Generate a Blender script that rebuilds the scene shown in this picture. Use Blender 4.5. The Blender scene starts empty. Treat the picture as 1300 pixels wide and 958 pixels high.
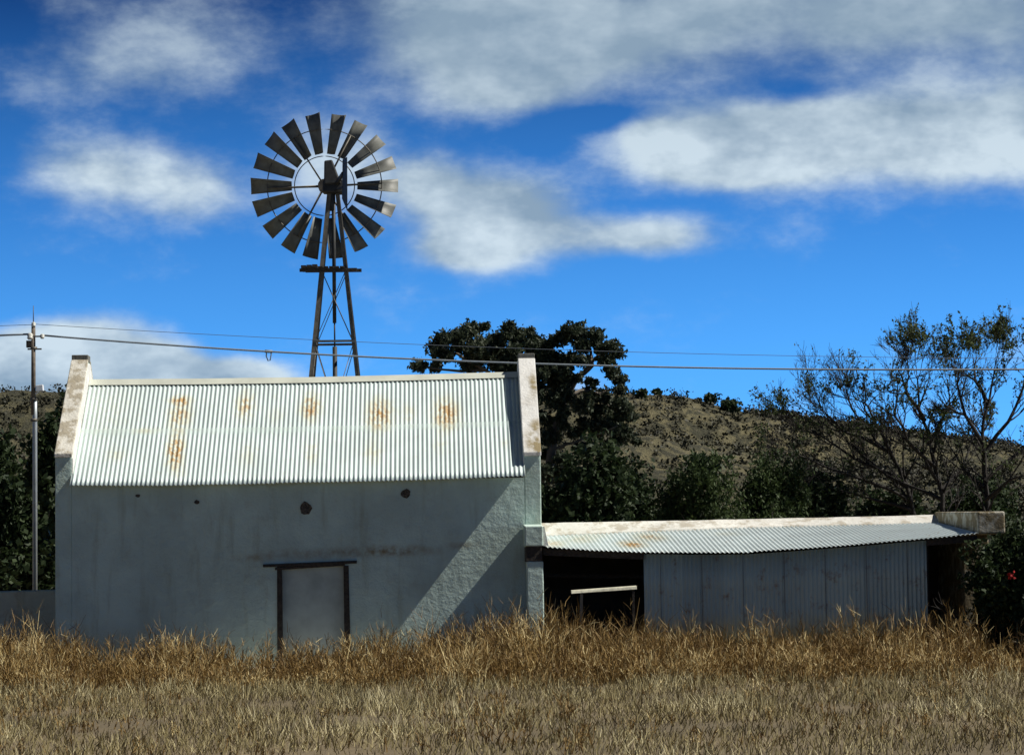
import bpy, math, random
import numpy as np
from mathutils import Matrix, Vector, noise
random.seed(7); rng = np.random.default_rng(7)
R = math.radians
sc = bpy.context.scene
col = sc.collection

# ------------------------------------------------------------------ camera
F = 3400.0                       # focal length in photo pixels (1300 wide)
CAM = Vector((0, -50, 1.6))
YAW, PITCH, ROLL = math.atan(102/3400), math.atan(261/3400), R(-0.8)
RM = Matrix.Rotation(-YAW, 3, 'Z') @ Matrix.Rotation(math.pi/2+PITCH, 3, 'X') @ Matrix.Rotation(ROLL, 3, 'Z')
cd = bpy.data.cameras.new('camera'); cam = bpy.data.objects.new('camera', cd); col.objects.link(cam)
cam.matrix_world = Matrix.Translation(CAM) @ RM.to_4x4()
cd.sensor_width = 36; cd.lens = F/1300*36; cd.clip_end = 6000; cd.clip_start = .5
sc.camera = cam

def P(px, py, y):
    """point of the plane Y=y seen at a photo pixel (used to measure sizes)"""
    d = RM @ Vector(((px-650)/F, -(py-479)/F, -1))
    return CAM + d*((y-CAM.y)/d.y)
def X(px, y, py=700): return P(px, py, y).x
def Z(px, py, y): return P(px, py, y).z

# ------------------------------------------------------------------ node helpers
def newmat(name):
    m = bpy.data.materials.new(name); m.use_nodes = True
    nt = m.node_tree; b = nt.nodes['Principled BSDF']
    return m, nt, b
def nd(nt, t, **kw):
    n = nt.nodes.new(t)
    for k, v in kw.items(): setattr(n, k, v)
    return n
def mth(nt, op, a, b=None, c=None, clamp=False):
    n = nd(nt, 'ShaderNodeMath', operation=op); n.use_clamp = clamp
    for i, v in enumerate((a, b, c)):
        if v is None: continue
        if isinstance(v, (int, float)): n.inputs[i].default_value = v
        else: nt.links.new(v, n.inputs[i])
    return n.outputs[0]
def mixc(nt, f, a, b, mode='MIX'):
    n = nd(nt, 'ShaderNodeMix', data_type='RGBA', blend_type=mode)
    for i, v in ((0, f), (6, a), (7, b)):
        if isinstance(v, (int, float)): n.inputs[i].default_value = v
        elif isinstance(v, tuple): n.inputs[i].default_value = (*v, 1)
        else: nt.links.new(v, n.inputs[i])
    return n.outputs[2]
def noi(nt, vec, scale, detail=5, rough=.55, sc3=None, loc=None):
    if sc3 or loc:
        mp = nd(nt, 'ShaderNodeMapping'); nt.links.new(vec, mp.inputs[0])
        if sc3: mp.inputs['Scale'].default_value = sc3
        if loc: mp.inputs['Location'].default_value = loc
        vec = mp.outputs[0]
    n = nd(nt, 'ShaderNodeTexNoise'); nt.links.new(vec, n.inputs['Vector'])
    n.inputs['Scale'].default_value = scale; n.inputs['Detail'].default_value = detail
    n.inputs['Roughness'].default_value = rough
    return n.outputs[0]
def sstep(nt, v, a, b, o0=0., o1=1.):
    n = nd(nt, 'ShaderNodeMapRange', interpolation_type='SMOOTHSTEP')
    nt.links.new(v, n.inputs[0])
    for i, x in enumerate((a, b, o0, o1)): n.inputs[i+1].default_value = x
    return n.outputs[0]
def bump(nt, b, h, dist, strength=1.):
    n = nd(nt, 'ShaderNodeBump'); n.inputs['Distance'].default_value = dist
    n.inputs['Strength'].default_value = strength
    nt.links.new(h, n.inputs['Height']); nt.links.new(n.outputs[0], b.inputs['Normal'])
def pos(nt): return nd(nt, 'ShaderNodeNewGeometry').outputs['Position']
def ell(nt, U, V, blobs):
    """sum of soft ellipses (u, v, ru, rv, strength)"""
    tot = None
    cv = nd(nt, 'ShaderNodeCombineXYZ'); nt.links.new(U, cv.inputs[0]); nt.links.new(V, cv.inputs[1])
    for (u, v, ru, rv, s) in blobs:
        n = nd(nt, 'ShaderNodeVectorMath', operation='MULTIPLY_ADD'); nt.links.new(cv.outputs[0], n.inputs[0])
        n.inputs[1].default_value = (1/ru, 1/rv, 0); n.inputs[2].default_value = (-u/ru, -v/rv, 0)
        l = nd(nt, 'ShaderNodeVectorMath', operation='LENGTH'); nt.links.new(n.outputs[0], l.inputs[0])
        e = sstep(nt, l.outputs['Value'], 0, 1.8, s, 0)
        tot = e if tot is None else mth(nt, 'ADD', tot, e)
    return tot

# ------------------------------------------------------------------ materials
def plain(name, c, rough=.8, metal=0., var=.25, scale=6., bmp=0.):
    m, nt, b = newmat(name); p = pos(nt)
    n = noi(nt, p, scale, 6)
    f = sstep(nt, n, .3, .7)
    cc = mixc(nt, f, tuple(x*(1-var) for x in c), tuple(min(1, x*(1+var)) for x in c))
    nt.links.new(cc, b.inputs['Base Color'])
    b.inputs['Roughness'].default_value = rough; b.inputs['Metallic'].default_value = metal
    if bmp: bump(nt, b, n, bmp)
    return m

def plaster_mat(name, base, stain_amt, blobs=(), dirt=(.30, .24, .15)):
    m, nt, b = newmat(name); p = pos(nt)
    sx = nd(nt, 'ShaderNodeSeparateXYZ'); nt.links.new(p, sx.inputs[0])
    n1 = noi(nt, p, .9, 6, .6); n2 = noi(nt, p, 5, 8, .65); n3 = noi(nt, p, 22, 6, .6)
    c = mixc(nt, sstep(nt, n1, .35, .7), tuple(x*.80 for x in base), base)
    streak = noi(nt, p, 1.2, 6, .6, sc3=(3.5, 3.5, .5))
    c = mixc(nt, sstep(nt, streak, .50, .75, 0, .6), c, tuple(x*f_ for x, f_ in zip(base, (.62, .58, .50))))
    nm_ = mth(nt, 'ADD', mth(nt, 'MULTIPLY', n2, .5), mth(nt, 'MULTIPLY', noi(nt, p, 2.2, 6, .65, loc=(4, 7, 1)), .5))
    st = mth(nt, 'MULTIPLY', sstep(nt, nm_, .55-.13*stain_amt, .64-.13*stain_amt), min(1, stain_amt*1.1), clamp=True)
    c = mixc(nt, st, c, dirt)
    # rising damp along the foot of the wall
    damp = mth(nt, 'ADD', sx.outputs[2], mth(nt, 'MULTIPLY', n1, -.9))
    c = mixc(nt, sstep(nt, damp, -.15, .5, .55, 0), c, tuple(x*.5 for x in base))
    if blobs:
        e = ell(nt, sx.outputs[0], sx.outputs[2], blobs)
        e = mth(nt, 'MULTIPLY', e, sstep(nt, n2, .3, .65), clamp=True)
        c = mixc(nt, e, c, (.30, .24, .13))
    nt.links.new(c, b.inputs['Base Color']); b.inputs['Roughness'].default_value = .9
    h = mth(nt, 'ADD', mth(nt, 'MULTIPLY', n2, 1.), mth(nt, 'MULTIPLY', n3, .22))
    bump(nt, b, h, .033)
    return m

def corr_mat(name, base, rust, rustdir='X', amount=.0, seams=(), sv=.16):
    m, nt, b = newmat(name); p = pos(nt)
    sx = nd(nt, 'ShaderNodeSeparateXYZ'); nt.links.new(p, sx.inputs[0])
    n1 = noi(nt, p, 1.1, 5); n2 = noi(nt, p, 9, 6, .6, sc3=(1, 1, .35))
    c = mixc(nt, sstep(nt, n1, .3, .7), tuple(x*.86 for x in base), base)
    # each sheet (0.76 m cover) has its own weathering
    sh = mth(nt, 'FLOOR', mth(nt, 'DIVIDE', sx.outputs[0], .762))
    wn = nd(nt, 'ShaderNodeTexWhiteNoise', noise_dimensions='1D'); nt.links.new(sh, wn.inputs['W'])
    c = mixc(nt, mth(nt, 'MULTIPLY', wn.outputs[0], sv), c, tuple(x*.58 for x in base))
    c = mixc(nt, sstep(nt, n2, .5, .8, 0, .25), c, (.45, .40, .27))
    if rust:
        n3 = noi(nt, p, 6, 5, .7, sc3=(2.0, 1, .9), loc=(3, 1, 2))
        e = ell(nt, sx.outputs[0], sx.outputs[2], rust)
        e = mth(nt, 'MULTIPLY', e, sstep(nt, n3, .32, .62, .08, .95), clamp=True)
        c = mixc(nt, e, c, mixc(nt, sstep(nt, e, .3, .9), (.52, .45, .25), (.44, .27, .10)))
    if amount:
        n4 = noi(nt, p, 4, 6, .7, loc=(9, 4, 2))
        c = mixc(nt, sstep(nt, n4, .60-.1*amount, .74, 0, .8), c, (.26, .13, .06))
    nt.links.new(c, b.inputs['Base Color'])
    b.inputs['Roughness'].default_value = .55; b.inputs['Metallic'].default_value = .15
    return m

def leaf_mat(name, c1, c2, c3=None, transl=.25):
    m, nt, b = newmat(name)
    a = nd(nt, 'ShaderNodeAttribute', attribute_name='tone')
    c = mixc(nt, a.outputs['Fac'], c1, c2)
    if c3: c = mixc(nt, sstep(nt, a.outputs['Fac'], .88, .96), c, c3)
    nt.links.new(c, b.inputs['Base Color']); b.inputs['Roughness'].default_value = .6
    b.inputs['Specular IOR Level'].default_value = .25
    if transl:
        t = nd(nt, 'ShaderNodeBsdfTranslucent'); nt.links.new(c, t.inputs[0])
        mx = nd(nt, 'ShaderNodeMixShader'); mx.inputs[0].default_value = transl
        nt.links.new(b.outputs[0], mx.inputs[1]); nt.links.new(t.outputs[0], mx.inputs[2])
        nt.links.new(mx.outputs[0], nt.nodes['Material Output'].inputs[0])
    return m

def stain(px, py, rx, ry, s, y=0):
    q = P(px, py, y); return (q.x, q.z, rx/68, ry/68, s)
M = {}
YR_ = 2.45
M['wall'] = plaster_mat('wall_plaster', (.64, .80, .72), .12,
    [stain(490, 699, 55, 6, 1.1), stain(385, 703, 50, 6, .6), stain(590, 692, 20, 4, .7), stain(320, 708, 30, 4, .5)])
M['parapet_clean'] = plaster_mat('parapet_plaster', (.88, .87, .83), .18,
    [(P(a, b, YR_*(577-b)/126).x, P(a, b, YR_*(577-b)/126).z, rx/66, ry/66, s_) for a, b, rx, ry, s_ in ((677, 490, 5, 14, 1.4), (681, 540, 6, 8, 1.), (677, 560, 9, 16, 1.6), (684, 570, 6, 8, 1.2))])
M['parapet_dirty'] = plaster_mat('weathered_coping', (.78, .75, .66), .72, dirt=(.32, .27, .18))
M['cap'] = plain('cap_shade_grey', (.16, .16, .14), .95, 0, .2, 20, .01)  # dark grey stands for the shade on the cap's upright face
M['shed_white'] = plaster_mat('shed_plaster', (.78, .76, .70), .5)
M['low_wall'] = plaster_mat('low_wall_render', (.62, .64, .52), .35)
M['concrete'] = plain('step_concrete', (.55, .54, .48), .9, 0, .2, 8, .01)
M['dark_wood'] = plain('old_dark_timber', (.045, .036, .028), .85, 0, .4, 18, .01)
M['pale_wood'] = plain('bleached_timber', (.62, .60, .46), .8, 0, .2, 14, .005)
M['door'] = plain('grey_door_paint', (.46, .53, .49), .8, 0, .15, 2.5, .004)
M['hole'] = plain('broken_plaster', (.10, .085, .065), .95, 0, .7, 25, .03)
M['steel'] = plain('galvanised_tower_steel', (.15, .135, .11), .6, .3, .3, 7)
M['blade'] = plain('windmill_blade_sheet', (.15, .155, .14), .55, .0, .25, 5)
M['head'] = plain('windmill_head_paint', (.035, .036, .035), .6, .2, .3, 9)
M['pole_low'] = plain('pole_steel', (.42, .46, .48), .5, .4, .12, 4)
M['pole_top'] = plain('pole_timber', (.16, .13, .10), .85, 0, .3, 8)
M['ceramic'] = plain('insulator_ceramic', (.62, .62, .56), .3, 0, .05)
M['cable'] = plain('cable_sheath', (.20, .235, .27), .6, 0, .1)
M['wire'] = plain('bare_wire', (.10, .12, .15), .6, .3, .1)
M['white'] = plain('white_paint', (.8, .82, .84), .5, 0, .05)
M['bark'] = plain('dark_bark', (.030, .026, .022), .9, 0, .35, 9, .02)
M['palebark'] = plain('gum_bark', (.13, .11, .085), .85, 0, .35, 4, .01)
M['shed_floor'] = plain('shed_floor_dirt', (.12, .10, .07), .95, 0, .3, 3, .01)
M['euc'] = leaf_mat('gum_leaves', (.024, .036, .019), (.075, .092, .055), (.17, .18, .13))
M['thorn'] = leaf_mat('thorn_leaves', (.045, .07, .025), (.11, .14, .05), transl=.4)
M['bush'] = leaf_mat('bush_leaves', (.018, .034, .013), (.055, .080, .030))
M['pepper'] = leaf_mat('feathery_leaves', (.030, .052, .018), (.078, .112, .036))
M['scrub'] = leaf_mat('scrub_leaves', (.02, .022, .012), (.06, .055, .03), transl=0)
M['weed'] = leaf_mat('dry_weed_stalks', (.095, .052, .015), (.36, .235, .078), (.62, .50, .25), 0)
M['straw'] = leaf_mat('short_dry_grass', (.13, .10, .042), (.38, .32, .155), (.52, .46, .27), 0)
M['rose'] = plain('red_petals', (.55, .02, .02), .6, 0, .2)

mg, nt, b = newmat('dry_ground'); p = pos(nt)
n1 = noi(nt, p, .25, 6); n2 = noi(nt, p, 6, 8, .65)
c = mixc(nt, sstep(nt, n1, .35, .65), (.12, .095, .052), (.18, .14, .078))
c = mixc(nt, sstep(nt, n2, .4, .7, 0, .6), c, (.14, .10, .055))
nt.links.new(c, b.inputs['Base Color']); b.inputs['Roughness'].default_value = .95; bump(nt, b, n2, .04); M['ground'] = mg

mh, nt, b = newmat('hill_grass_and_rock'); p = pos(nt)
n1 = noi(nt, p, .05, 6, .6); n2 = noi(nt, p, .7, 8, .75, sc3=(1, .35, .8)); n3 = noi(nt, p, 1.9, 6, .65, sc3=(1, .4, 1))
c = mixc(nt, sstep(nt, n1, .38, .62), (.085, .080, .036), (.185, .162, .080))
c = mixc(nt, sstep(nt, n2, .46, .55, 0, .88), c, (.040, .040, .020))
c = mixc(nt, sstep(nt, n3, .60, .70, 0, .6), c, (.36, .31, .23))
nt.links.new(c, b.inputs['Base Color']); b.inputs['Roughness'].default_value = .95
bump(nt, b, mth(nt, 'ADD', n2, mth(nt, 'MULTIPLY', n3, .4)), 1.2); M['hill'] = mh

# ------------------------------------------------------------------ mesh builder
class MB:
    def __init__(s): s.v = []; s.f = []; s.sm = []
    def quad(s, a, b, c, d, smooth=False):
        i = len(s.v); s.v += [tuple(a), tuple(b), tuple(c), tuple(d)]; s.f.append((i, i+1, i+2, i+3)); s.sm.append(smooth)
    def hexa(s, p):      # 8 corners: bottom 0-3 ccw, top 4-7
        i = len(s.v); s.v += [tuple(q) for q in p]
        for f in ((3, 2, 1, 0), (4, 5, 6, 7), (0, 1, 5, 4), (1, 2, 6, 5), (2, 3, 7, 6), (3, 0, 4, 7)):
            s.f.append(tuple(i+k for k in f)); s.sm.append(False)
    def box(s, x0, y0, z0, x1, y1, z1):
        s.hexa([(x0, y0, z0), (x1, y0, z0), (x1, y1, z0), (x0, y1, z0), (x0, y0, z1), (x1, y0, z1), (x1, y1, z1), (x0, y1, z1)])
    def prism(s, poly, x0, x1):   # poly of (y,z), extruded in x
        i = len(s.v); n = len(poly)
        s.v += [(x0, y, z) for y, z in poly] + [(x1, y, z) for y, z in poly]
        s.f.append(tuple(i+k for k in range(n))); s.f.append(tuple(i+n+k for k in reversed(range(n)))); s.sm += [False]*2
        for k in range(n):
            s.f.append((i+k, i+n+k, i+n+(k+1) % n, i+(k+1) % n)); s.sm.append(False)
    def tube(s, pts, rad, n=6, smooth=True, cap=True):
        pts = [Vector(q) for q in pts]
        if not hasattr(rad, '__len__'): rad = [rad]*len(pts)
        i0 = len(s.v); up = None
        for k, q in enumerate(pts):
            d = (pts[min(k+1, len(pts)-1)]-pts[max(k-1, 0)]).normalized()
            if up is None:
                up = Vector((0, 0, 1)) if abs(d.z) < .9 else Vector((1, 0, 0))
            a = d.cross(up).normalized(); bb = d.cross(a).normalized(); up = -bb if False else up
            for j in range(n):
                t = 2*math.pi*j/n+.3
                s.v.append(tuple(q+(a*math.cos(t)+bb*math.sin(t))*rad[k]))
        for k in range(len(pts)-1):
            for j in range(n):
                s.f.append((i0+k*n+j, i0+k*n+(j+1) % n, i0+(k+1)*n+(j+1) % n, i0+(k+1)*n+j)); s.sm.append(smooth)
        if cap:
            s.f.append(tuple(i0+j for j in reversed(range(n)))); s.f.append(tuple(i0+(len(pts)-1)*n+j for j in range(n))); s.sm += [False]*2
    def bar(s, a, b, w, h=None):   # rectangular bar
        h = h or w; a = Vector(a); b = Vector(b); d = (b-a).normalized()
        up = Vector((0, 0, 1)) if abs(d.z) < .9 else Vector((0, 1, 0))
        u = d.cross(up).normalized()*w/2; v = u.cross(d).normalized()*h/2
        s.hexa([a-u-v, a+u-v, b+u-v, b-u-v, a-u+v, a+u+v, b+u+v, b-u+v])
    def build(s, name, mat, parent=None, bevel=0., solid=0.):
        me = bpy.data.meshes.new(name); me.from_pydata(s.v, [], s.f); me.materials.append(mat)
        me.polygons.foreach_set('use_smooth', s.sm); me.update()
        o = bpy.data.objects.new(name, me); col.objects.link(o)
        if parent: o.parent = parent; o.matrix_parent_inverse = Matrix.Translation(-parent.location)
        if bevel:
            md = o.modifiers.new('b', 'BEVEL'); md.width = bevel; md.segments = 2; md.limit_method = 'ANGLE'
        if solid:
            md = o.modifiers.new('s', 'SOLIDIFY'); md.thickness = solid; md.offset = 0
        return o

def npmesh(name, V, Fc, mat, parent=None, tone=None, smooth=False):
    """V (n,3) array, Fc (m,k) array of faces, tone per face"""
    me = bpy.data.meshes.new(name); m, k = Fc.shape
    me.vertices.add(len(V)); me.vertices.foreach_set('co', V.astype(np.float32).ravel())
    me.loops.add(m*k); me.loops.foreach_set('vertex_index', Fc.astype(np.int32).ravel())
    me.polygons.add(m); me.polygons.foreach_set('loop_start', np.arange(0, m*k, k, dtype=np.int32))
    me.polygons.foreach_set('loop_total', np.full(m, k, dtype=np.int32))
    me.update(calc_edges=True); me.materials.append(mat)
    if tone is not None:
        at = me.attributes.new('tone', 'FLOAT', 'FACE'); at.data.foreach_set('value', tone.astype(np.float32))
    me.validate()
    o = bpy.data.objects.new(name, me); col.objects.link(o)
    if parent: o.parent = parent; o.matrix_parent_inverse = Matrix.Translation(-parent.location)
    return o

def thing(name, label, cat, loc, group=None):
    o = bpy.data.objects.new(name, None); o.empty_display_size = .3; col.objects.link(o); o.location = loc
    o['label'] = label; o['category'] = cat
    if group: o['group'] = group
    return o
def tag(o, label, cat, group=None, kind=None):
    o['label'] = label; o['category'] = cat
    if group: o['group'] = group
    if kind: o['kind'] = kind
    return o

# ------------------------------------------------------------------ corrugated sheets
def corrugated(name, mat, x0, x1, top, bot, parent, pitch=.0855, amp=.0125, rows=6, ragged=0., axis='roof', label=None):
    """top(x), bot(x) -> (y, z); waves run from top to bottom"""
    nx = int((x1-x0)/pitch*8); V = []; Fc = []
    for r in range(rows+1):
        t = r/rows
        for i in range(nx+1):
            x = x0+(x1-x0)*i/nx; ty, tz = top(x); by, bz = bot(x)
            if ragged and r == rows:
                k = math.floor((x-x0)/.762); by0 = random.Random(k*13+5).uniform(-ragged, ragged); bz += by0
            y = ty+(by-ty)*t; z = tz+(bz-tz)*t
            dy, dz = by-ty, bz-tz; L = math.hypot(dy, dz); ny, nz = dz/L, -dy/L      # normal, towards the camera / up
            if nz < 0 and axis == 'roof': ny, nz = -ny, -nz
            if axis == 'wall' and ny > 0: ny, nz = -ny, -nz
            a = amp*math.cos(2*math.pi*x/pitch)+.006*noise.noise((x*.9, t*3, 3))
            V.append((x, y+ny*a, z+nz*a))
    for r in range(rows):
        for i in range(nx):
            a = r*(nx+1)+i; Fc.append((a, a+nx+1, a+nx+2, a+1))
    me = bpy.data.meshes.new(name); me.from_pydata(V, [], Fc); me.materials.append(mat)
    me.polygons.foreach_set('use_smooth', [True]*len(Fc)); me.update()
    o = bpy.data.objects.new(name, me); col.objects.link(o)
    if parent: o.parent = parent; o.matrix_parent_inverse = Matrix.Translation(-parent.location)
    md = o.modifiers.new('s', 'SOLIDIFY'); md.thickness = .003; md.offset = 0
    if label: o['label'] = label
    return o
def lerp(pts):
    xs = [q[0] for q in pts]; ys = [q[1] for q in pts]
    return lambda x: float(np.interp(x, xs, ys))

# ------------------------------------------------------------------ MAIN BUILDING
XL, XR = X(70, 0), X(688, 0)
GT = .31                                   # gable wall thickness
YR, YB, OV = 2.45, 4.9, .27                # ridge line, rear wall, eave overhang
eave = lerp([(P(a, b, -OV).x, P(a, b, -OV).z) for a, b in ((92, 616), (200, 616), (350, 613), (450, 611), (560, 608), (668, 604))])
ridge = lerp([(P(a, b, YR).x, P(a, b, YR).z) for a, b in ((112, 483), (250, 482), (400, 480), (520, 477), (665, 473))])
EZ = eave(-2.5); RZ = ridge(-2.5)
house = thing('farm_building', 'whitewashed gabled farm building with rust-marked corrugated roof and boarded doorway', 'building', ((XL+XR)/2, 2.4, 0))
# door opening in front wall
DX0, DX1, DZ = X(353, 0), X(441, 0), Z(397, 718, 0)
WT = .35
def slopez(y, x): return eave(x)+(ridge(x)-eave(x))*(y+OV)/(YR+OV)
wtop = EZ+(RZ-EZ)*(OV+.0)/(YR+OV)-.16
mb = MB()
def wallgrid(mb, x0, x1, z0, ztop, y0, y1):
    mb.box(x0, y0, z0, x1, y1, ztop)
mb.box(XL+GT, 0, -.1, DX0, WT, wtop); mb.box(DX1, 0, -.1, XR-GT, WT, wtop); mb.box(DX0, 0, DZ, DX1, WT, wtop)
mb.box(XL+GT, YB-WT, -.1, XR-GT, YB, wtop)
mb.build('wall', M['wall'], house)
def gable(xa, xb, ka, kb, dirty, side):
    kz, tz = ka, kb      # kneeler height, top height
    capd = .14
    body = [(0, -.1), (YB, -.1), (YB, kz), (YR+.25, tz-capd), (YR+.25, tz), (YR-.12, tz), (YR-.12, tz-capd), (0, kz)]
    mb = MB(); mb.prism([(y, z) for y, z in body[:3]]+[(YR+.25, tz-capd), (YR-.12, tz-capd), (0, kz)], xa, xb)
    g = mb.build('gable_wall', M['wall'] , house, bevel=.02)
    # coping slab over the slope, 3 cm proud
    for yy0, yy1, z0, z1 in ((-.0, YR-.12, kz, tz-capd), (YB, YR+.25, kz, tz-capd)):
        s = 1 if yy1 > yy0 else -1
        mb = MB(); e = .035
        mb.hexa([(xa-.012, yy0-s*e, z0-.03), (xb+.012, yy0-s*e, z0-.03), (xb+.012, yy1, z1), (xa-.012, yy1, z1),
                 (xa-.012, yy0-s*e, z0+.05), (xb+.012, yy0-s*e, z0+.05), (xb+.012, yy1, z1+.05), (xa-.012, yy1, z1+.05)] if s > 0 else
                [(xb+.012, yy0-s*e, z0-.03), (xa-.012, yy0-s*e, z0-.03), (xa-.012, yy1, z1), (xb+.012, yy1, z1),
                 (xb+.012, yy0-s*e, z0+.05), (xa-.012, yy0-s*e, z0+.05), (xa-.012, yy1, z1+.05), (xb+.012, yy1, z1+.05)])
        cop = mb.build('coping', M['parapet_dirty'] if dirty else M['parapet_clean'], g, bevel=.015)
    mb = MB(); mb.box(xa-.004, YR-.12, tz-capd+.004, xb+.004, YR+.25, tz)
    cp = mb.build('cap_block', M['cap'], g, bevel=.012)
    return g
kzL, tzL = Z(78, 579, 0), Z(100, 451, YR)
kzR, tzR = Z(678, 577, 0), Z(672, 449, YR)
g1 = gable(XL, XL+GT, kzL, tzL, True, -1)
g2 = gable(XR-GT, XR, kzR, tzR, False, 1)
# inner faces of the gable parapets carry thin skins of whiter plaster
for g, xa, xb, kz, tz in ((g1, XL+GT, XL+GT+.014, kzL, tzL), (g2, XR-GT-.014, XR-GT, kzR, tzR)):
    mb = MB(); mb.prism([(0.01, wtop-.35), (YB-.01, wtop-.35), (YB-.01, kz-.04), (YR+.2, tz-.17), (YR-.1, tz-.17), (.01, kz-.04)], xa, xb)
    o = mb.build('parapet_render', M['parapet_clean'], g)

rust = [stain(a, b, rx, ry, s, (YR*(618-b)/136)) for a, b, rx, ry, s in (
    (229, 508, 12, 6, 1.1), (229, 528, 12, 18, 1.1), (224, 573, 9, 19, 1.7), (230, 600, 7, 10, .5), (312, 515, 10, 17, 1.1), (395, 517, 11, 17, 1.3), (397, 575, 8, 15, .55),
    (482, 527, 14, 20, 1.35), (474, 575, 10, 14, .6), (519, 525, 9, 11, .55), (566, 526, 14, 20, 1.35), (559, 565, 8, 12, .35),
    (150, 578, 10, 8, .45), (188, 547, 14, 4, .5), (140, 520, 26, 30, .22), (315, 580, 10, 14, .4), (350, 528, 9, 11, .3), (640, 565, 4, 6, .35))]
rust = [(u, v, ru*1.2, rv*1.1, s_*.85) for (u, v, ru, rv, s_) in rust]
M['roof'] = corr_mat('roof_iron', (.60, .70, .68), rust)
rx0, rx1 = XL+GT+.02, XR-GT-.02
def mid(x): 
    t = .505; return (-OV+(YR+OV)*t, eave(x)+(ridge(x)-eave(x))*t)
corrugated('roof_sheets', M['roof'], rx0, rx1, lambda x: (YR-.02, ridge(x)-.03), lambda x: (mid(x)[0]-.1, mid(x)[1]-.087), house, rows=8, label='upper row of rust-marked roof sheets')
corrugated('roof_sheets', M['roof'], rx0-.03, rx1+.03, lambda x: (mid(x)[0]+.05, mid(x)[1]+.038), lambda x: (-OV, eave(x)), house, rows=8, ragged=.006, label='lower row of roof sheets, less rusty')
corrugated('roof_sheets', M['roof'], rx0, rx1, lambda x: (YR+.02, ridge(x)-.03), lambda x: (YB+.27, eave(x)), house, rows=6, label='rear slope of the roof')
mb = MB(); n = 24
for i in range(n):
    xa = rx0+(rx1-rx0)*i/n; xb = rx0+(rx1-rx0)*(i+1)/n
    za, zb = ridge(xa), ridge(xb); k = (RZ-EZ)/(YR+OV)*.15
    mb.quad((xa, YR-.15, za-k+.018), (xb, YR-.15, zb-k+.018), (xb, YR-.02, zb+.022), (xa, YR-.02, za+.022))
    mb.quad((xa, YR-.02, za+.022), (xb, YR-.02, zb+.022), (xb, YR+.02, zb+.022), (xa, YR+.02, za+.022))
    mb.quad((xa, YR+.02, za+.022), (xb, YR+.02, zb+.022), (xb, YR+.15, zb-k+.018), (xa, YR+.15, za-k+.018))
mb.build('ridge_cap', plain('ridge_flashing', (.66, .68, .58), .5, .1, .1, 2), house, solid=.004)
# rough wall plate under the eaves
mb = MB(); mb.box(XL+GT+.01, .04, wtop, XR-GT-.01, WT-.02, wtop+.09); mb.build('wall_plate', M['dark_wood'], house)
# door: frame, lintel, panel
mb = MB(); mb.box(DX0+.002, .10, .0, DX1-.002, .16, DZ-.01); d = mb.build('door', M['door'], house)
mb = MB()
mb.hexa([(DX0-.03, -.02, 0), (DX0+.075, -.02, 0), (DX0+.075, .15, 0), (DX0-.03, .15, 0), (DX0-.02, -.02, DZ-.002), (DX0+.07, -.02, DZ-.002), (DX0+.07, .15, DZ-.002), (DX0-.02, .15, DZ-.002)])
mb.build('door_jamb', M['dark_wood'], house, bevel=.006); mb = MB()
mb.hexa([(DX1-.07, -.02, 0), (DX1+.05, -.02, 0), (DX1+.05, .15, 0), (DX1-.07, .15, 0), (DX1-.075, -.02, DZ-.002), (DX1+.02, -.02, DZ-.002), (DX1+.02, .15, DZ-.002), (DX1-.075, .15, DZ-.002)])
mb.build('door_jamb', M['dark_wood'], house, bevel=.006)
a, b2 = P(334, 716, 0), P(453, 711, 0)
mb = MB()
for (xa, xb, za, zb, t, y) in ((a.x, b2.x, a.z, b2.z, .055, -.05), (a.x+.22, b2.x-.22, a.z-.06, b2.z-.045, .05, -.035)):
    mb.hexa([(xa, y, za-t), (xb, y, zb-t), (xb, .12, zb-t), (xa, .12, za-t), (xa, y, za), (xb, y, zb), (xb, .12, zb), (xa, .12, za)])
mb.build('lintel', M['dark_wood'], house, bevel=.008)
# broken plaster holes where beam ends / vents once were
for (px, py, rx, rz) in ((175, 629, .045, .03), (250, 637, .05, .04), (388, 645, .115, .13), (515, 626, .09, .085)):
    c = P(px, py, 0); mb = MB(); n = 14; rr = random.Random(px)
    ring = [(c.x+math.cos(2*math.pi*k/n)*rx*rr.uniform(.8, 1.15), c.z+math.sin(2*math.pi*k/n)*rz*rr.uniform(.8, 1.15)) for k in range(n)]
    for k in range(n):
        (xa, za), (xb, zb) = ring[k], ring[(k+1) % n]
        ia = (c.x+(xa-c.x)*.6, -.004, c.z+(za-c.z)*.6); ib = (c.x+(xb-c.x)*.6, -.004, c.z+(zb-c.z)*.6)
        mb.quad((xa, .004, za), (xb, .004, zb), (xb, -.012, zb), (xa, -.012, za))
        mb.quad((xa, -.012, za), (xb, -.012, zb), ib, ia)
        mb.quad(ia, ib, (c.x+(xb-c.x)*.25, -.009, c.z+(zb-c.z)*.25), (c.x+(xa-c.x)*.25, -.009, c.z+(za-c.z)*.25))
    i = len(mb.v); mb.v += [(c.x+(x-c.x)*.25, -.009, c.z+(z-c.z)*.25) for x, z in ring]; mb.f.append(tuple(range(i, i+n))); mb.sm.append(False)
    mb.build('plaster_hole', M['hole'], house)
# concrete stoep along the wall foot
mb = MB(); mb.box(X(278, -.5), -.75, -.05, X(352, -.5), -.005, .12); mb.box(X(352, -.5), -.6, -.05, X(446, -.5), -.005, .07); mb.box(X(446, -.5), -.75, -.05, X(530, -.5), -.005, .115)
tag(mb.build('concrete_step', M['concrete'], None, bevel=.01), 'low pale concrete step along the foot of the white wall by the door', 'step')

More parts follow.
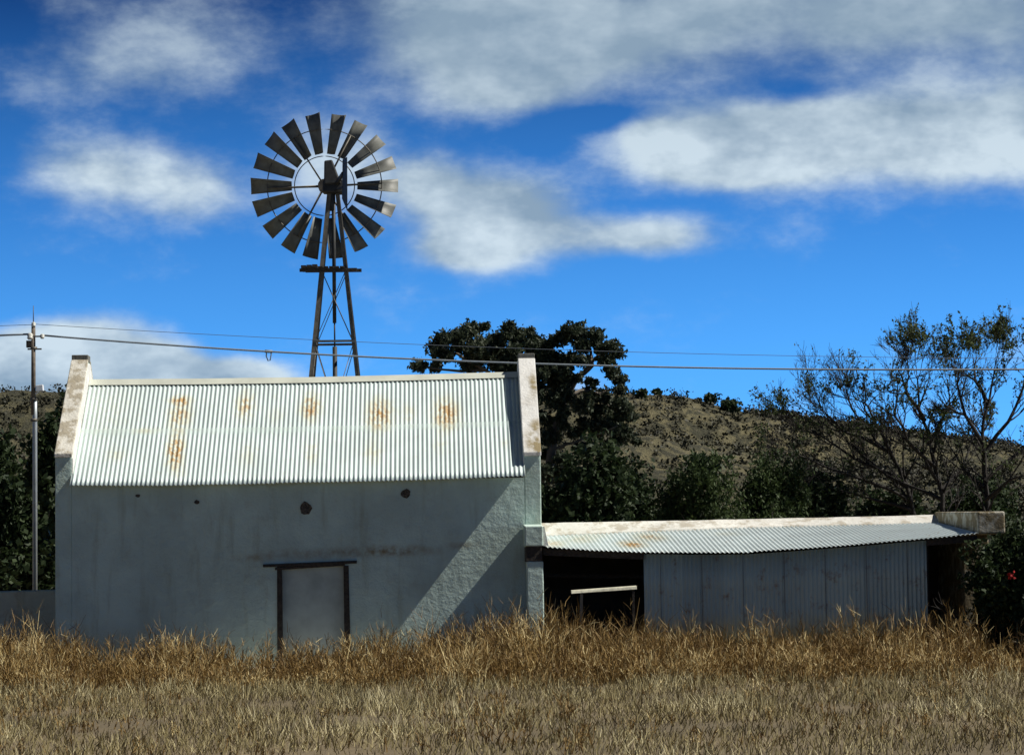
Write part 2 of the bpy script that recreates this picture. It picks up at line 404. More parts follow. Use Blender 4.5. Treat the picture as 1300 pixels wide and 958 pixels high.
# ------------------------------------------------------------------ SHED
YF = -.62; YE = -.85; YSB = 3.2
SX0 = XR+.004; SX1 = X(1240, YF)
shed = thing('lean_to_shed', 'low open-fronted shed with sloping corrugated roof and grey corrugated front sheets', 'shed', ((SX0+SX1)/2, 1.2, 0))
seave = lerp([(P(a, b, YE).x, P(a, b, YE).z) for a, b in ((690, 694), (750, 698), (811, 700), (879, 701), (950, 700.5), (1004, 697), (1090, 690.5), (1176, 683), (1254, 675.5))])
sback = lerp([(P(a, b, YSB-.2).x, P(a, b, YSB-.2).z) for a, b in ((690, 681), (892, 672.5), (1000, 669), (1100, 667), (1206, 664))])
stop_ = lerp([(P(a, b, YSB).x, P(a, b, YSB).z) for a, b in ((690, 663), (892, 659.5), (1000, 657), (1100, 655), (1206, 652))])
srust = [(P(a, b, 1).x, P(a, b, 1).z, rx/66, ry/66, s) for a, b, rx, ry, s in ((800, 691, 16, 5, 1.4), (830, 680, 20, 6, .9), (700, 690, 16, 5, .9), (740, 684, 18, 5, .6), (760, 678, 20, 4, .4), (930, 676, 20, 3, .3))]
M['shed_roof'] = corr_mat('shed_roof_iron', (.64, .72, .72), srust, amount=.15)
M['shed_wall'] = corr_mat('shed_wall_iron', (.60, .72, .66), [], amount=.55, sv=.6)
corrugated('roof', M['shed_roof'], SX0+.02, SX1-.005, lambda x: (YSB-.12, sback(x)+.02), lambda x: (YE, seave(x)), shed, rows=8, ragged=.005)
# back wall and its sloping coping
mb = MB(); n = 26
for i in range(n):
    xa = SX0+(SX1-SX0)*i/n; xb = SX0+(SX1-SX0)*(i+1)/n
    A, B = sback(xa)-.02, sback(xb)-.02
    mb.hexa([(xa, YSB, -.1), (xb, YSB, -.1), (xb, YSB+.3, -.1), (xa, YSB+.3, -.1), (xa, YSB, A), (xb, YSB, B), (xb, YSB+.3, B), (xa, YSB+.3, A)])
mb.build('back_wall', plain('shade_dark_inner_wall', (.07, .062, .05), .95, 0, .3, 2), shed)  # near-black colour stands in for the shade inside the shed
mb = MB()
for i in range(n):
    xa = SX0+(SX1-SX0)*i/n; xb = SX0+(SX1-SX0)*(i+1)/n
    wa, wb = .012*noise.noise((xa*2, 0, 0)), .012*noise.noise((xb*2, 0, 0))
    mb.hexa([(xa, YSB-.2, sback(xa)+.0), (xb, YSB-.2, sback(xb)+.0), (xb, YSB+.32, sback(xb)), (xa, YSB+.32, sback(xa)),
             (xa, YSB-.18, sback(xa)+.035+wa), (xb, YSB-.18, sback(xb)+.035+wb), (xb, YSB+.3, stop_(xb)+wb), (xa, YSB+.3, stop_(xa)+wa)])
mb.build('coping', M['shed_white'], shed)
# left end: block, beam end, pier
px0, px1 = X(666, YF), X(689, YF)
bz0, bz1 = Z(678, 693, YE), Z(678, 666, YE)
mb = MB(); mb.hexa([(px0, YE, bz0), (px1, YE, bz0), (px1, -.006, bz0), (px0, -.006, bz0), (px0, YE, bz1-.02), (px1, YE, bz1-.02), (px1, -.006, bz1+.03), (px0, -.006, bz1+.03)])
mb.build('parapet_block', M['wall'], shed, bevel=.02)
mb = MB(); mb.hexa([(px1+.002, YE+.06, seave(px1)+.02), (px1+.1, YE+.06, seave(px1)+.02), (px1+.06, YSB-.2, sback(px1)+.02), (px1+.002, YSB-.2, sback(px1)+.02),
                    (px1+.002, YE+.06, bz1-.03), (px1+.03, YE+.06, bz1-.03), (px1+.03, YSB-.2, stop_(px1)), (px1+.002, YSB-.2, stop_(px1))])
mb.build('wall_flashing', M['parapet_clean'], shed)
z2 = Z(678, 712, YE)
mb = MB(); mb.box(px0+.02, YE+.02, z2, px1-.02, -.008, bz0-.004); mb.build('beam_end', M['dark_wood'], shed)
mb = MB(); mb.box(px0+.03, YE+.03, -.1, px1-.0, -.35, z2-.004); mb.build('pier', M['wall'], shed, bevel=.02)
# right end parapet wall
rp0, rp1 = SX1, X(1275, YF)
rz0, rz1 = Z(1257, 649, YF-.1), Z(1220, 655, YSB)
rzb = Z(1257, 677, YE)
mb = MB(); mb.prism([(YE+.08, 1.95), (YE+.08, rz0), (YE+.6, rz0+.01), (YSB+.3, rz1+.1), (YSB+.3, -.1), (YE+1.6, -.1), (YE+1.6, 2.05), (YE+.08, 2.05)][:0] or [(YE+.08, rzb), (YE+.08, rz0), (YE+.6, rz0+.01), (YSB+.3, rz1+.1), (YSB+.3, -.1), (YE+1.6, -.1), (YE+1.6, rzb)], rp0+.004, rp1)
mb.build('end_wall', plaster_mat('stained_shaded_end_wall', (.50, .48, .40), .95, dirt=(.20, .16, .09)), shed, bevel=.03)  # stain and dark base also paint in the shade of the inner face
# front sheets
fx0, fx1 = X(817, YF), X(1176, YF)
corrugated('front_sheets', M['shed_wall'], fx0, fx1, lambda x: (YF, seave(x)-.035), lambda x: (YF+.02, .50+.04*noise.noise((x*1.3, 2, 0))), shed, pitch=.08, amp=.011, rows=3, ragged=.05, axis='wall', label='faded grey corrugated sheets closing the shed front')
lapm = plain('lap_edge_metal', (.20, .22, .22), .7, .2)
for k, x in enumerate(np.arange(fx0+.3, fx1, .762)):      # raised edge of each overlapping sheet
    mb = MB(); mb.box(x, YF-.016, .8, x+.012, YF-.011, seave(x)-.05); mb.build('sheet_lap', lapm, shed)
for x in [fx0+.03, (fx0+fx1)/2, fx1-.05]:
    mb = MB(); mb.box(x, YF+.05, -.1, x+.09, YF+.14, seave(x)-.04); mb.build('post', M['dark_wood'], shed)
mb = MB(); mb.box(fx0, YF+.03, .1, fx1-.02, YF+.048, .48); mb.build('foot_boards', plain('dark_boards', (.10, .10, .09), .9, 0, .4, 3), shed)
mb = MB(); mb.bar((px1+.0, YE+.18, seave(px1)-.09), (fx0, YE+.18, seave(fx0)-.08), .08, .12); mb.build('eave_beam', M['dark_wood'], shed); mb = MB(); mb.bar((fx1, YE+.18, seave(fx1)-.08), (SX1, YE+.18, seave(SX1)-.09), .08, .12)
mb.build('eave_beam', M['dark_wood'], shed)
mb = MB(); mb.bar((px1+.05, 1.2, Z(700, 730, 1.2)), (fx0+.3, 1.2, Z(810, 732, 1.2)), .08, .07)
mb.build('rail', M['dark_wood'], shed)
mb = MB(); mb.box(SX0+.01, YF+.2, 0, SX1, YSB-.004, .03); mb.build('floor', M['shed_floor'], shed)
# side wall
# pale plank rail standing in the opening
a, b2 = P(725, 748, -1.25), P(808, 743.5, -1.25)
t = thing('plank_rail', 'pale bleached plank resting on a thin post in front of the dark shed opening', 'plank', (a.x+.2, -1.25, 0))
mb = MB(); mb.hexa([(a.x, -1.33, a.z-.075), (b2.x, -1.33, b2.z-.06), (b2.x, -1.17, b2.z-.06), (a.x, -1.17, a.z-.075), (a.x, -1.30, a.z-.02), (b2.x, -1.31, b2.z), (b2.x, -1.17, b2.z+.01), (a.x, -1.17, a.z-.01)])
mb.build('plank', M['pale_wood'], t, bevel=.006)
mb = MB(); mb.bar((a.x+.14, -1.25, -.05), (a.x+.19, -1.25, a.z-.08), .05); wp = plain('weathered_post', (.22, .2, .15), .9); mb.build('post', wp, t); mb = MB(); mb.bar((b2.x-.06, -1.25, -.05), (b2.x-.06, -1.25, b2.z-.07), .045)
mb.build('post', M['dark_wood'], t)

# low wall on the left
a, b2 = P(-60, 755, 1.6), P(72, 749, 1.6)
mb = MB(); mb.hexa([(a.x-3, 1.6, -.1), (XL-.01, 1.6, -.1), (XL-.01, 1.9, -.1), (a.x-3, 1.9, -.1), (a.x-3, 1.6, a.z), (XL-.01, 1.6, b2.z), (XL-.01, 1.9, b2.z+.02), (a.x-3, 1.9, a.z+.02)])
tag(mb.build('garden_wall', M['low_wall'], None, bevel=.02), 'low grey rendered wall running left from the farm building', 'wall')

# ------------------------------------------------------------------ WINDMILL
YW = 10.0
def W(px, py, y=YW): return P(px, py, y)
hub = W(421.5, 237); s = (F/60.0)
base = W(431, 700); base.z = 0; cx = hub.x+.03
wm = thing('windmill', 'tall many-bladed farm windmill on lattice tower rising behind the white building', 'windmill', (cx, YW, 0))
htop = hub.z-.12
def half(z):      # half width of the tower
    return .085+(htop-z)*.1015
def lp(sx, sy, z):
    k = half(z); return Vector((cx+sx*k, YW+sy*k, z))
for sx in (-1, 1):
    for sy in (-1, 1):
        mb = MB(); a = lp(sx, sy, -.1); b2 = lp(sx, sy, htop)
        w = .085
        # angle iron: two flanges
        mb.bar(a, b2, w, .012); 
        a2 = a+Vector((0, -sy*w/2, 0)); mb.bar(a+Vector((sx*w/2, 0, 0)), b2+Vector((sx*w/2, 0, 0)), .014, w)
        mb.build('leg', M['steel'], wm)
zg = [Z(425, 435, YW), 2.6, .5, Z(425, 300, YW)]
for z in zg[:3]:
    mb = MB()
    for sy in (-1, 1): mb.bar(lp(-1.12, sy, z), lp(1.12, sy, z), .05, .05)
    for sx in (-1, 1): mb.bar(lp(sx, -1, z), lp(sx, 1, z), .05, .05)
    mb.build('girt', M['steel'], wm)
levels = [Z(425, 345, YW), Z(425, 437, YW), 2.6, .1]
mb = MB()
for za, zb in zip(levels[:-1], levels[1:]):
    for sy in (-1, 1):
        mb.tube([lp(-1, sy, za), lp(1, sy, zb)], .009, 4); mb.tube([lp(1, sy, za), lp(-1, sy, zb)], .009, 4)
    for sx in (-1, 1):
        mb.tube([lp(sx, -1, za), lp(sx, 1, zb)], .009, 4); mb.tube([lp(sx, 1, za), lp(sx, -1, zb)], .009, 4)
mb.build('cross_brace', M['steel'], wm)
mb = MB()
mb.tube([(cx, YW, hub.z), (cx, YW, Z(425, 410, YW))], .045, 8); mb.tube([(cx, YW, Z(425, 410, YW)), (cx, YW, Z(425, 440, YW))], .018, 6)
mb.tube([(cx, YW, Z(425, 440, YW)), (cx, YW, 0)], .055, 8); mb.build('pump_rod', M['head'], wm)
# platform
zp = Z(422, 343, YW); mb = MB()
mb.bar((X(384, YW), YW-.32, zp-.03), (X(457, YW), YW-.32, zp-.03), .09, .07); mb.bar((X(390, YW), YW+.34, zp+.03), (X(462, YW), YW+.34, zp+.03), .09, .07)
mb.build('platform_beam', M['dark_wood'], wm)
for k in range(3):
    mb = MB(); xx = X(386, YW)+k*.125; mb.box(xx, YW-.42, zp+.012+.0, xx+.115, YW+.42, zp+.07+.01*k); mb.build('platform_plank', M['dark_wood'], wm)
for k in range(5):
    mb = MB(); xx = X(408, YW)+k*.12; mb.box(xx, YW-.42, zp+.012, xx+.10, YW+.42, zp+.045); mb.build('platform_plank', M['dark_wood'], wm)
# head: gearbox + hood (camera side of the wheel), tail furled towards the camera
mb = MB()
hx = hub.x
mb.hexa([(hx-.20, YW-.32, hub.z-.16), (hx+.26, YW-.32, hub.z-.18), (hx+.26, YW+.12, hub.z-.18), (hx-.20, YW+.12, hub.z-.16),
         (hx-.20, YW-.30, hub.z+.10), (hx+.26, YW-.30, hub.z+.12), (hx+.26, YW+.1, hub.z+.12), (hx-.20, YW+.1, hub.z+.10)])
mb.tube([(hx-.02, YW, hub.z-.55), (hx-.02, YW, hub.z-.1)], .085, 10)
mb.tube([(hx-.02, YW-.1, hub.z), (hx-.02, YW+.34, hub.z)], .09, 10)
gb = mb.build('gearbox', M['head'], wm, bevel=.03)
mb = MB()
mb.hexa([(hx-.17, YW-.36, hub.z+.0), (hx+.22, YW-.36, hub.z+.02), (hx+.22, YW+.14, hub.z+.02), (hx-.17, YW+.14, hub.z),
         (hx-.16, YW-.30, hub.z+.55), (hx+.02, YW-.30, hub.z+.57), (hx+.02, YW+.06, hub.z+.57), (hx-.16, YW+.06, hub.z+.55)])
mb.build('gearbox_hood', M['head'], wm, bevel=.03)
tz0 = Z(441, 205, YW-1.9); tz1 = Z(441, 272, YW-1.9)
va, vb = X(438, YW-1.3), X(444, YW-2.5)
mb = MB()
mb.bar((hx+.1, YW-.25, hub.z+.02), (X(440, YW-1.4), YW-1.4, hub.z+.08), .06, .08)
mb.bar((hx+.1, YW-.25, hub.z-.12), (X(440, YW-1.4), YW-1.4, hub.z-.22), .04)
mb.build('tail_boom', M['head'], wm)
mb = MB()
A = [(va+.02, YW-1.2, hub.z+.42), (vb+.015, YW-2.5, tz0), (vb-.01+.02, YW-2.5, tz1), (va, YW-1.2, hub.z-.45)]
mb.hexa([A[3], A[2], (A[2][0]+.01, A[2][1], A[2][2]), (A[3][0]+.01, A[3][1], A[3][2]), A[0], A[1], (A[1][0]+.01, A[1][1], A[1][2]), (A[0][0]+.01, A[0][1], A[0][2])])
mb.build('tail_vane', M['head'], wm)
# wheel (beyond the tower)
YWH = YW+.36; RO = 94/s*1.006; RI = 42/s; RRING = 73.5/s; RIN = 38.5/s
hc = Vector((X(412, YWH, 237), YWH, Z(412, 236, YWH)))
# wheel axis: tiny turn about z
mb = MB()
mb.tube([(hc.x, YWH-.1, hc.z), (hc.x, YWH+.2, hc.z)], .15, 14, smooth=False)
WM_ = Matrix.Translation(hc)
def ring(mb, r, rad, y=0):
    n = 72; pts = [(hc.x+r*math.cos(2*math.pi*k/n), YWH+y, hc.z+r*math.sin(2*math.pi*k/n)) for k in range(n+1)]
    mb.tube(pts, rad, 4, smooth=True, cap=False)
ring(mb, RRING, .013, .0); ring(mb, RIN, .012, .0)
wheel = mb.build('wheel', M['steel'], wm)
for k in range(6):
    t = R(2+60*k); mb = MB()
    for dy in (-.06, .12):
        mb.tube([(hc.x+.1*math.cos(t), YWH+dy, hc.z+.1*math.sin(t)), (hc.x+RRING*math.cos(t), YWH+.0, hc.z+RRING*math.sin(t))], .017, 5)
    mb.build('spoke', M['steel'], wheel)
PH = R(36)
for k in range(18):
    t = R(99+20*k+(.8*math.sin(k*2.1))); r = Vector((math.cos(t), 0, math.sin(t))); tg = Vector((-math.sin(t), 0, math.cos(t)))
    mb = MB(); nu, nv = 6, 3
    cdir = tg*math.cos(PH)+Vector((0, 1, 0))*math.sin(PH)      # chord direction; facing normal = -y cos + tg sin
    nrm = Vector((0, -1, 0))*math.cos(PH)+tg*math.sin(PH)
    grid = []
    for i in range(nv+1):
        q = RI+(RO-RI)*i/nv; w = (.235+(.425-.235)*i/nv)
        for j in range(nu+1):
            u = j/nu-.5
            grid.append(hc+r*q+cdir*(w*u)+nrm*(-.055*(1-4*u*u)*(w/.4)+.0))
    i0 = 0; mb.v = [tuple(g) for g in grid]
    for i in range(nv):
        for j in range(nu):
            a = i*(nu+1)+j; mb.f.append((a, a+1, a+nu+2, a+nu+1)); mb.sm.append(True)
    o = mb.build('blade', M['blade'], wheel, solid=.004)

# ------------------------------------------------------------------ POLE + CABLES
YP = 6.0
def Q(px, py): return P(px, py, YP)
b0 = Q(44.5, 715); pole = thing('utility_pole', 'slim utility pole with insulators standing left of the white building', 'pole', (b0.x, YP, 0))
mb = MB(); x44 = Q(44.3, 600).x
mb.tube([(x44, YP, -.1), (x44, YP, Q(44, 533).z), (x44, YP, Q(44, 507).z)], [.052, .048, .047], 10); mb.build('steel_shaft', M['pole_low'], pole)
mb = MB(); mb.tube([(x44-.03, YP, Q(44, 508).z-.3), (x44-.03, YP, Q(44, 412).z)], [.05, .042], 8); mb.build('timber_top', M['pole_top'], pole)
mb = MB(); mb.tube([(x44-.03, YP, Q(43, 412).z), (x44-.03, YP, Q(43, 388).z)], [.012, .008], 5); mb.build('aerial_rod', M['wire'], pole)
for py in (442, 507, 533):
    mb = MB(); z = Q(44, py).z; mb.tube([(x44-.02, YP, z-.03), (x44-.02, YP, z+.03)], .07, 10); mb.build('clamp_band', M['steel'], pole)
mb = MB(); z = Q(44, 443).z; mb.bar((x44-.15, YP, z), (x44+.14, YP, z), .04, .03); mb.build('bracket', M['steel'], pole)
mb = MB(); q = Q(54, 427); mb.bar((x44-.03, YP-.03, q.z), (q.x, YP-.03, q.z), .03, .03); mb.build('bracket', M['steel'], pole)
for (px, py, r) in ((38.5, 427, .07), (43, 412, .05), (54, 427, .05)):
    q = Q(px, py); mb = MB(); mb.tube([(q.x, YP-.03, q.z-r), (q.x, YP-.03, q.z-r*.35), (q.x, YP-.03, q.z-.2*r), (q.x, YP-.03, q.z+r*.5), (q.x, YP-.03, q.z+r)], [r*.6, r, r*.75, r, r*.45], 10); mb.build('insulator', M['ceramic'], pole)
q = Q(37, 435); mb = MB(); mb.box(q.x-.05, YP-.08, q.z-.1, q.x+.06, YP+.05, q.z+.04); mb.build('junction_block', M['dark_wood'], pole)
q = Q(50.5, 493); mb = MB(); mb.hexa([(q.x-.07, YP-.08, q.z-.07), (q.x+.08, YP-.08, q.z-.05), (q.x+.08, YP+.08, q.z-.05), (q.x-.07, YP+.08, q.z-.07), (q.x-.07, YP-.08, q.z+.06), (q.x+.07, YP-.08, q.z+.08), (q.x+.07, YP+.08, q.z+.08), (q.x-.07, YP+.08, q.z+.06)])
mb.tube([(x44, YP, q.z-.12), (q.x, YP, q.z-.05)], .02, 6); mb.build('lamp_box', M['white'], pole, bevel=.015)

def smoothpts(pts, ya, yb, n=60):
    xs = np.array([p[0] for p in pts], float); ys = np.array([p[1] for p in pts], float)
    co = np.polyfit(xs, ys, 3 if len(pts) > 3 else 2); out = []
    for i in range(n+1):
        x = xs[0]+(xs[-1]-xs[0])*i/n; yd = ya+(yb-ya)*i/n; out.append(P(x, np.polyval(co, x), yd))
    return out
mb = MB()
mb.tube(smoothpts([(54, 426.5), (180, 434), (341, 445.5), (500, 455), (660, 461.5), (860, 466), (1060, 469), (1300, 468), (1700, 462)], YP, 9.5), .021, 5)
mb.tube(smoothpts([(-500, 440), (-250, 434), (0, 425.5), (37, 424)], 7, YP, 20), .022, 5)
tag(mb.build('power_cable', M['cable'], None), 'thick grey overhead cable running from the pole across the windmill tower', 'cable')
mb = MB()
mb.tube(smoothpts([(43, 412), (200, 420), (340, 428), (560, 439), (780, 446), (1000, 452), (1300, 454), (1700, 452)], YP, 9.8), .0055, 4)
mb.tube(smoothpts([(-500, 426), (-200, 419), (0, 413.5), (43, 412)], 7, YP, 12), .0055, 4)
tag(mb.build('thin_wire', M['wire'], None), 'very thin upper wire stretched above the thick overhead cable', 'wire')
q = P(341, 446, 6.8); mb = MB()
mb.tube([q+Vector((-.04, 0, .0)), q+Vector((-.05, 0, -.1)), q+Vector((-.01, 0, -.2)), q+Vector((.03, 0, -.19)), q+Vector((.055, 0, -.07)), q+Vector((.05, 0, 0))], .014, 5)
mb.tube([q+Vector((-.08, 0, .005)), q+Vector((.08, 0, -.005))], .035, 6)
tag(mb.build('cable_clamp', M['cable'], None), 'small looped splice dangling from the thick overhead cable', 'clamp')

# ------------------------------------------------------------------ GROUND + HILL
g = MB(); g.quad((-3000, -300, 0), (3000, -300, 0), (3000, 5000, 0), (-3000, 5000, 0))
o = g.build('ground', M['ground']); o['kind'] = 'structure'
sky_px = [-1500, -600, 0, 75, 300, 560, 700, 796, 860, 912, 940, 1004, 1100, 1180, 1260, 1300, 1600, 2400]
sky_py = [520, 502, 498, 498, 492, 490, 493, 498, 502, 512, 521, 525, 539, 551, 560, 567, 590, 620]
def hz(x, y):
    """terrain height"""
    D = y+50; px = 548+F*x/D
    yy = float(np.interp(px, sky_px, sky_py)); yr = 270
    H = (740-(px-650)*.014-yy)/F*(yr+50)+1.6
    t = (y-70)/(yr-70)
    if t <= 0: return -.3
    if t < 1:
        s_ = t**1.25*.93
        if t > .86: s_ += .07*min(1, (t-.86)/.05)
        s_ = min(s_, 1)
        z = H*s_*(1-.05*(1 if t < .86 else 0)*t)
    else: z = H*max(0, 1-(t-1)*.5)
    fade = min(1, t*4)
    z += fade*(1.1*noise.fractal((x*.035, y*.03, 1), 1, 2, 4)*min(1, abs(t-1)*4+.2)+.45*noise.fractal((x*.25, y*.2, 5), 1, 2, 4))
    return z
nx, ny = 330, 130; V = np.zeros(((nx+1)*(ny+1), 3)); k = 0
for j in range(ny+1):
    y = 60+(520-60)*(j/ny) if True else 0
    for i in range(nx+1):
        x = (-260+560*i/nx); V[k] = (x, y, hz(x, y)); k += 1
idx = np.arange((nx+1)*(ny+1)).reshape(ny+1, nx+1)
Fc = np.stack([idx[:-1, :-1], idx[:-1, 1:], idx[1:, 1:], idx[1:, :-1]], -1).reshape(-1, 4)
o = npmesh('hill', V, Fc, M['hill']); o['kind'] = 'structure'
o.data.polygons.foreach_set('use_smooth', [True]*len(o.data.polygons))

def leaves(centres, size, aspect=1., droop=0.):
    """random leaf quads (rhombs) at the given centres -> verts, faces"""
    n = len(centres); d = rng.normal(size=(n, 3)); d[:, 2] -= droop; d /= np.linalg.norm(d, axis=1)[:, None]
    e = np.cross(d, rng.normal(size=(n, 3))); e /= np.linalg.norm(e, axis=1)[:, None]
    s_ = (size*rng.uniform(.6, 1.4, n))[:, None]; a = d*s_*.5; b_ = e*s_*.5/aspect
    V = np.stack([centres-a, centres-b_*1., centres+a, centres+b_], 1).reshape(-1, 3)
    return V, np.arange(4*n).reshape(n, 4)
def cloudpts(n, c, r, shell=.5, lump=.35, seed=0):
    """points through an irregular ellipsoid volume"""
    d = rng.normal(size=(n*2, 3)); d /= np.linalg.norm(d, axis=1)[:, None]
    q = rng.uniform(0, 1, n*2)**shell
    L = np.array([1+lump*2*noise.noise(Vector(v)*1.8+Vector((seed, seed*.7, 3))) for v in d])
    pts = d*(q*L)[:, None]
    g_ = np.array([noise.noise(Vector(v)*3.1+Vector((seed*1.3, 5, seed))) for v in pts])
    keep = g_ > -.12; pts = pts[keep][:n]
    return pts*np.array(r)+np.array(c)

# scrub over the hillside: uncountable
cs = []; tn = []
for i in range(11000):
    px = random.uniform(-150, 1450); y = 85+190*random.random()**.8
    x = (px-548)/F*(y+50)
    if i % 5 == 0: y = random.uniform(236, 268); x = (px-548)/F*(y+50)
    if i % 3 and px < 950+60*random.random(): continue
    if noise.noise((x*.05, y*.05, 9)) < -.1 and random.random() < .6: continue
    r = random.uniform(.3, .8)*(1.3 if random.random() < .1 else 1); z = hz(x, y)
    n = 26
    pts = rng.normal(size=(n, 3))*np.array([r*.55, r*.55, r*.38])+np.array([x, y, z+r*.4]); cs.append(pts); tn.append(np.clip(rng.uniform(0, .85, n)*0+random.random()*.7+rng.uniform(0, .2, n), 0, .86))
cs = np.concatenate(cs); V, Fc = leaves(cs, .30, 1.3)
tag(npmesh('hillside_scrub', V, Fc, M['scrub'], None, np.concatenate(tn)), 'low dark karoo scrub dotted over the dry hillside', 'scrub', kind='stuff')
def hill_bush(px, y, r, lab):
    x = (px-548)/F*(y+50); z = hz(x, y)
    t = thing('hill_bush', lab, 'bush', (x, y, z), 'bushes standing out on the hill')
    n = int(260*r*r)+120; pts = cloudpts(n, (x, y, z+r*.7), (r, r, r*.75), seed=px*.01); V, Fc = leaves(pts, .4, 1.3)
    npmesh('foliage', V, Fc, M['bush'], t, rng.uniform(0, .8, len(Fc)))
    mb = MB(); mb.tube([(x, y, z-.3), (x, y, z+r*.6)], [.12, .05], 5); mb.build('stem', M['bark'], t)
hill_bush(903, 266, 1.0, 'round dark bush breaking the skyline of the hill'); hill_bush(927, 263, 1.3, 'dark bush just below the skyline where the hill steps down')
hill_bush(891, 190, 1.9, 'dark bush halfway up the dry slope between gum tree and thorn trees'); hill_bush(835, 267, .6, 'small dark tuft on the hilltop beside the gum tree')
hill_bush(815, 262, .8, 'small dark bush on the hill crest nearest the gum tree')

# ------------------------------------------------------------------ TREES
def grow(mb, p, d, L, r, depth, tips, rnd, spread=.55, up=.12, wig=.22, kids=3, shrink=.72, sides=None, rmin=.0055):
    n = 4; pts = [p.copy()]; rad = [r]; dd = d.normalized()
    for i in range(n):
        dd = (dd+Vector((rnd.gauss(0, wig), rnd.gauss(0, wig), rnd.gauss(0, wig)+up))*.6).normalized()
        p = p+dd*(L/n); pts.append(p.copy()); rad.append(max(rmin*.6, r*(1-.42*(i+1)/n)))
    mb.tube(pts, rad, sides or (6 if depth > 3 else 4 if depth > 1 else 3), cap=False)
    if depth <= 0: tips.extend((q, dd) for q in pts[1:]); return
    if depth <= 1: tips.extend((q, dd) for q in pts[2:])
    for k in range(kids):
        i = rnd.choice((2, 3, 4)) if k else 4
        s_ = spread*rnd.uniform(.6, 1.4)
        ax = Vector((rnd.gauss(0, 1), rnd.gauss(0, 1), rnd.gauss(0, 1))).normalized()
        nd_ = (dd+ax*s_).normalized()
        grow(mb, pts[i], nd_, L*shrink*rnd.uniform(.75, 1.15), max(rmin, rad[i]*.72), depth-1, tips, rnd, spread, up, wig, kids, shrink, sides, rmin)

def limb_tree(name, lab, cat, y, limbs, seed, leafmat, leaf, nleaf, grp, L0, depth=4, kids=4, bark='bark', up=.12, top=.0, clump=.21, rbase=.1):
    """limbs: list of pixel polylines measured on the photo; real 3D limbs with depth scatter"""
    rnd = random.Random(seed); base = P(limbs[0][0][0], limbs[0][0][1], y)
    limbs = [[(a, 660-(660-b_)*.84) for a, b_ in q] for q in limbs]
    t = thing(name, lab, cat, (base.x, y, 0), grp); mb = MB(); tips = []
    for li, poly in enumerate(limbs):
        w0 = rnd.uniform(-1, 1)*1.3 if li else 0; m = len(poly)
        pts = [P(px, py, y+w0*(i/(m-1))**1.2) for i, (px, py) in enumerate(poly)]
        if pts[0].z > .3 and (li == 0): pts = [Vector((pts[0].x, y, -.1))]+pts
        # subdivide with wobble
        q = [pts[0]]
        for a, b_ in zip(pts[:-1], pts[1:]):
            for s_ in (.5, 1): q.append(a.lerp(b_, s_)+Vector((rnd.gauss(0, .03), rnd.gauss(0, .05), rnd.gauss(0, .03))))
        r0 = rbase*(1 if li == 0 else .7); rad = [r0*(1-.75*i/(len(q)-1)) for i in range(len(q))]
        mb.tube(q, rad, 7, cap=False)
        for i in range(2, len(q)):
            d = (q[i]-q[i-1]).normalized()
            for _ in range(2 if i < len(q)-1 else 3):
                ax = Vector((rnd.gauss(0, 1), rnd.gauss(0, .8), rnd.gauss(0, .6))).normalized()
                grow(mb, q[i], d+ax*(.75 if i < len(q)-1 else .4), L0*rnd.uniform(.7, 1.2), max(.012, rad[i]*.6), depth-2 if i < len(q)-1 else depth-1, tips, rnd, kids=kids, up=up)
    mb.build('trunk', M[bark], t)
    cs = []
    for (p, d) in tips:
        hgt = (p.z-1)/6
        if rnd.random() > .03+.42*hgt: continue
        if noise.noise(p*1.1+Vector((seed, 0, 0))) < -.08: continue
        n = rnd.randint(1, 3); cs.append(rng.normal(size=(n, 3))*.03+np.array(p))
    cs = np.concatenate(cs); V, Fc = leaves(cs, leaf, 1.8)
    npmesh('crown', V, Fc, M[leafmat], t, rng.uniform(0, 1, len(Fc)))
    return len(tips)

G = 'bare-branched thorn trees behind the shed'
YT = 13
limb_tree('thorn_tree', 'tallest thin-leaved thorn tree at the right, its trunk nearly straight', 'tree', YT-1,
    [[(1252, 660), (1250, 600), (1247, 530), (1256, 480), (1262, 440)], [(1248, 545), (1225, 500), (1215, 455), (1218, 425)], [(1250, 560), (1280, 510), (1300, 460), (1305, 430)], [(1254, 490), (1240, 450), (1235, 425)], [(1250, 600), (1290, 560), (1320, 530)], [(1251, 630), (1280, 600), (1310, 590)], [(1250, 610), (1225, 585), (1205, 545)]],
    3, 'thorn', .075, 6, G, .60, rbase=.075)
limb_tree('thorn_tree', 'middle thorn tree forking low above the shed roof, left of the tallest one', 'tree', YT,
    [[(1200, 660), (1190, 590), (1180, 530), (1168, 490), (1165, 450)], [(1182, 540), (1200, 500), (1205, 465)], [(1188, 580), (1150, 540), (1135, 500), (1140, 455)], [(1174, 510), (1150, 470), (1152, 445)], [(1195, 615), (1225, 580), (1235, 540)], [(1197, 630), (1160, 610), (1125, 590)], [(1190, 600), (1170, 560), (1150, 545)]],
    5, 'thorn', .07, 6, G, .60, rbase=.075)
limb_tree('thorn_tree', 'spreading thorn tree whose branches arch low to the left over the hill', 'tree', YT+1,
    [[(1160, 660), (1150, 600), (1130, 560), (1100, 520), (1080, 495)], [(1150, 600), (1110, 580), (1060, 550), (1020, 520)], [(1135, 570), (1120, 530), (1105, 490), (1090, 478)], [(1155, 630), (1100, 600), (1050, 580), (1010, 560)], [(1125, 555), (1070, 520), (1045, 495)], [(1158, 645), (1110, 625), (1060, 615)], [(1150, 610), (1100, 570), (1060, 520)]],
    8, 'thorn', .07, 6, G, .60, rbase=.07)

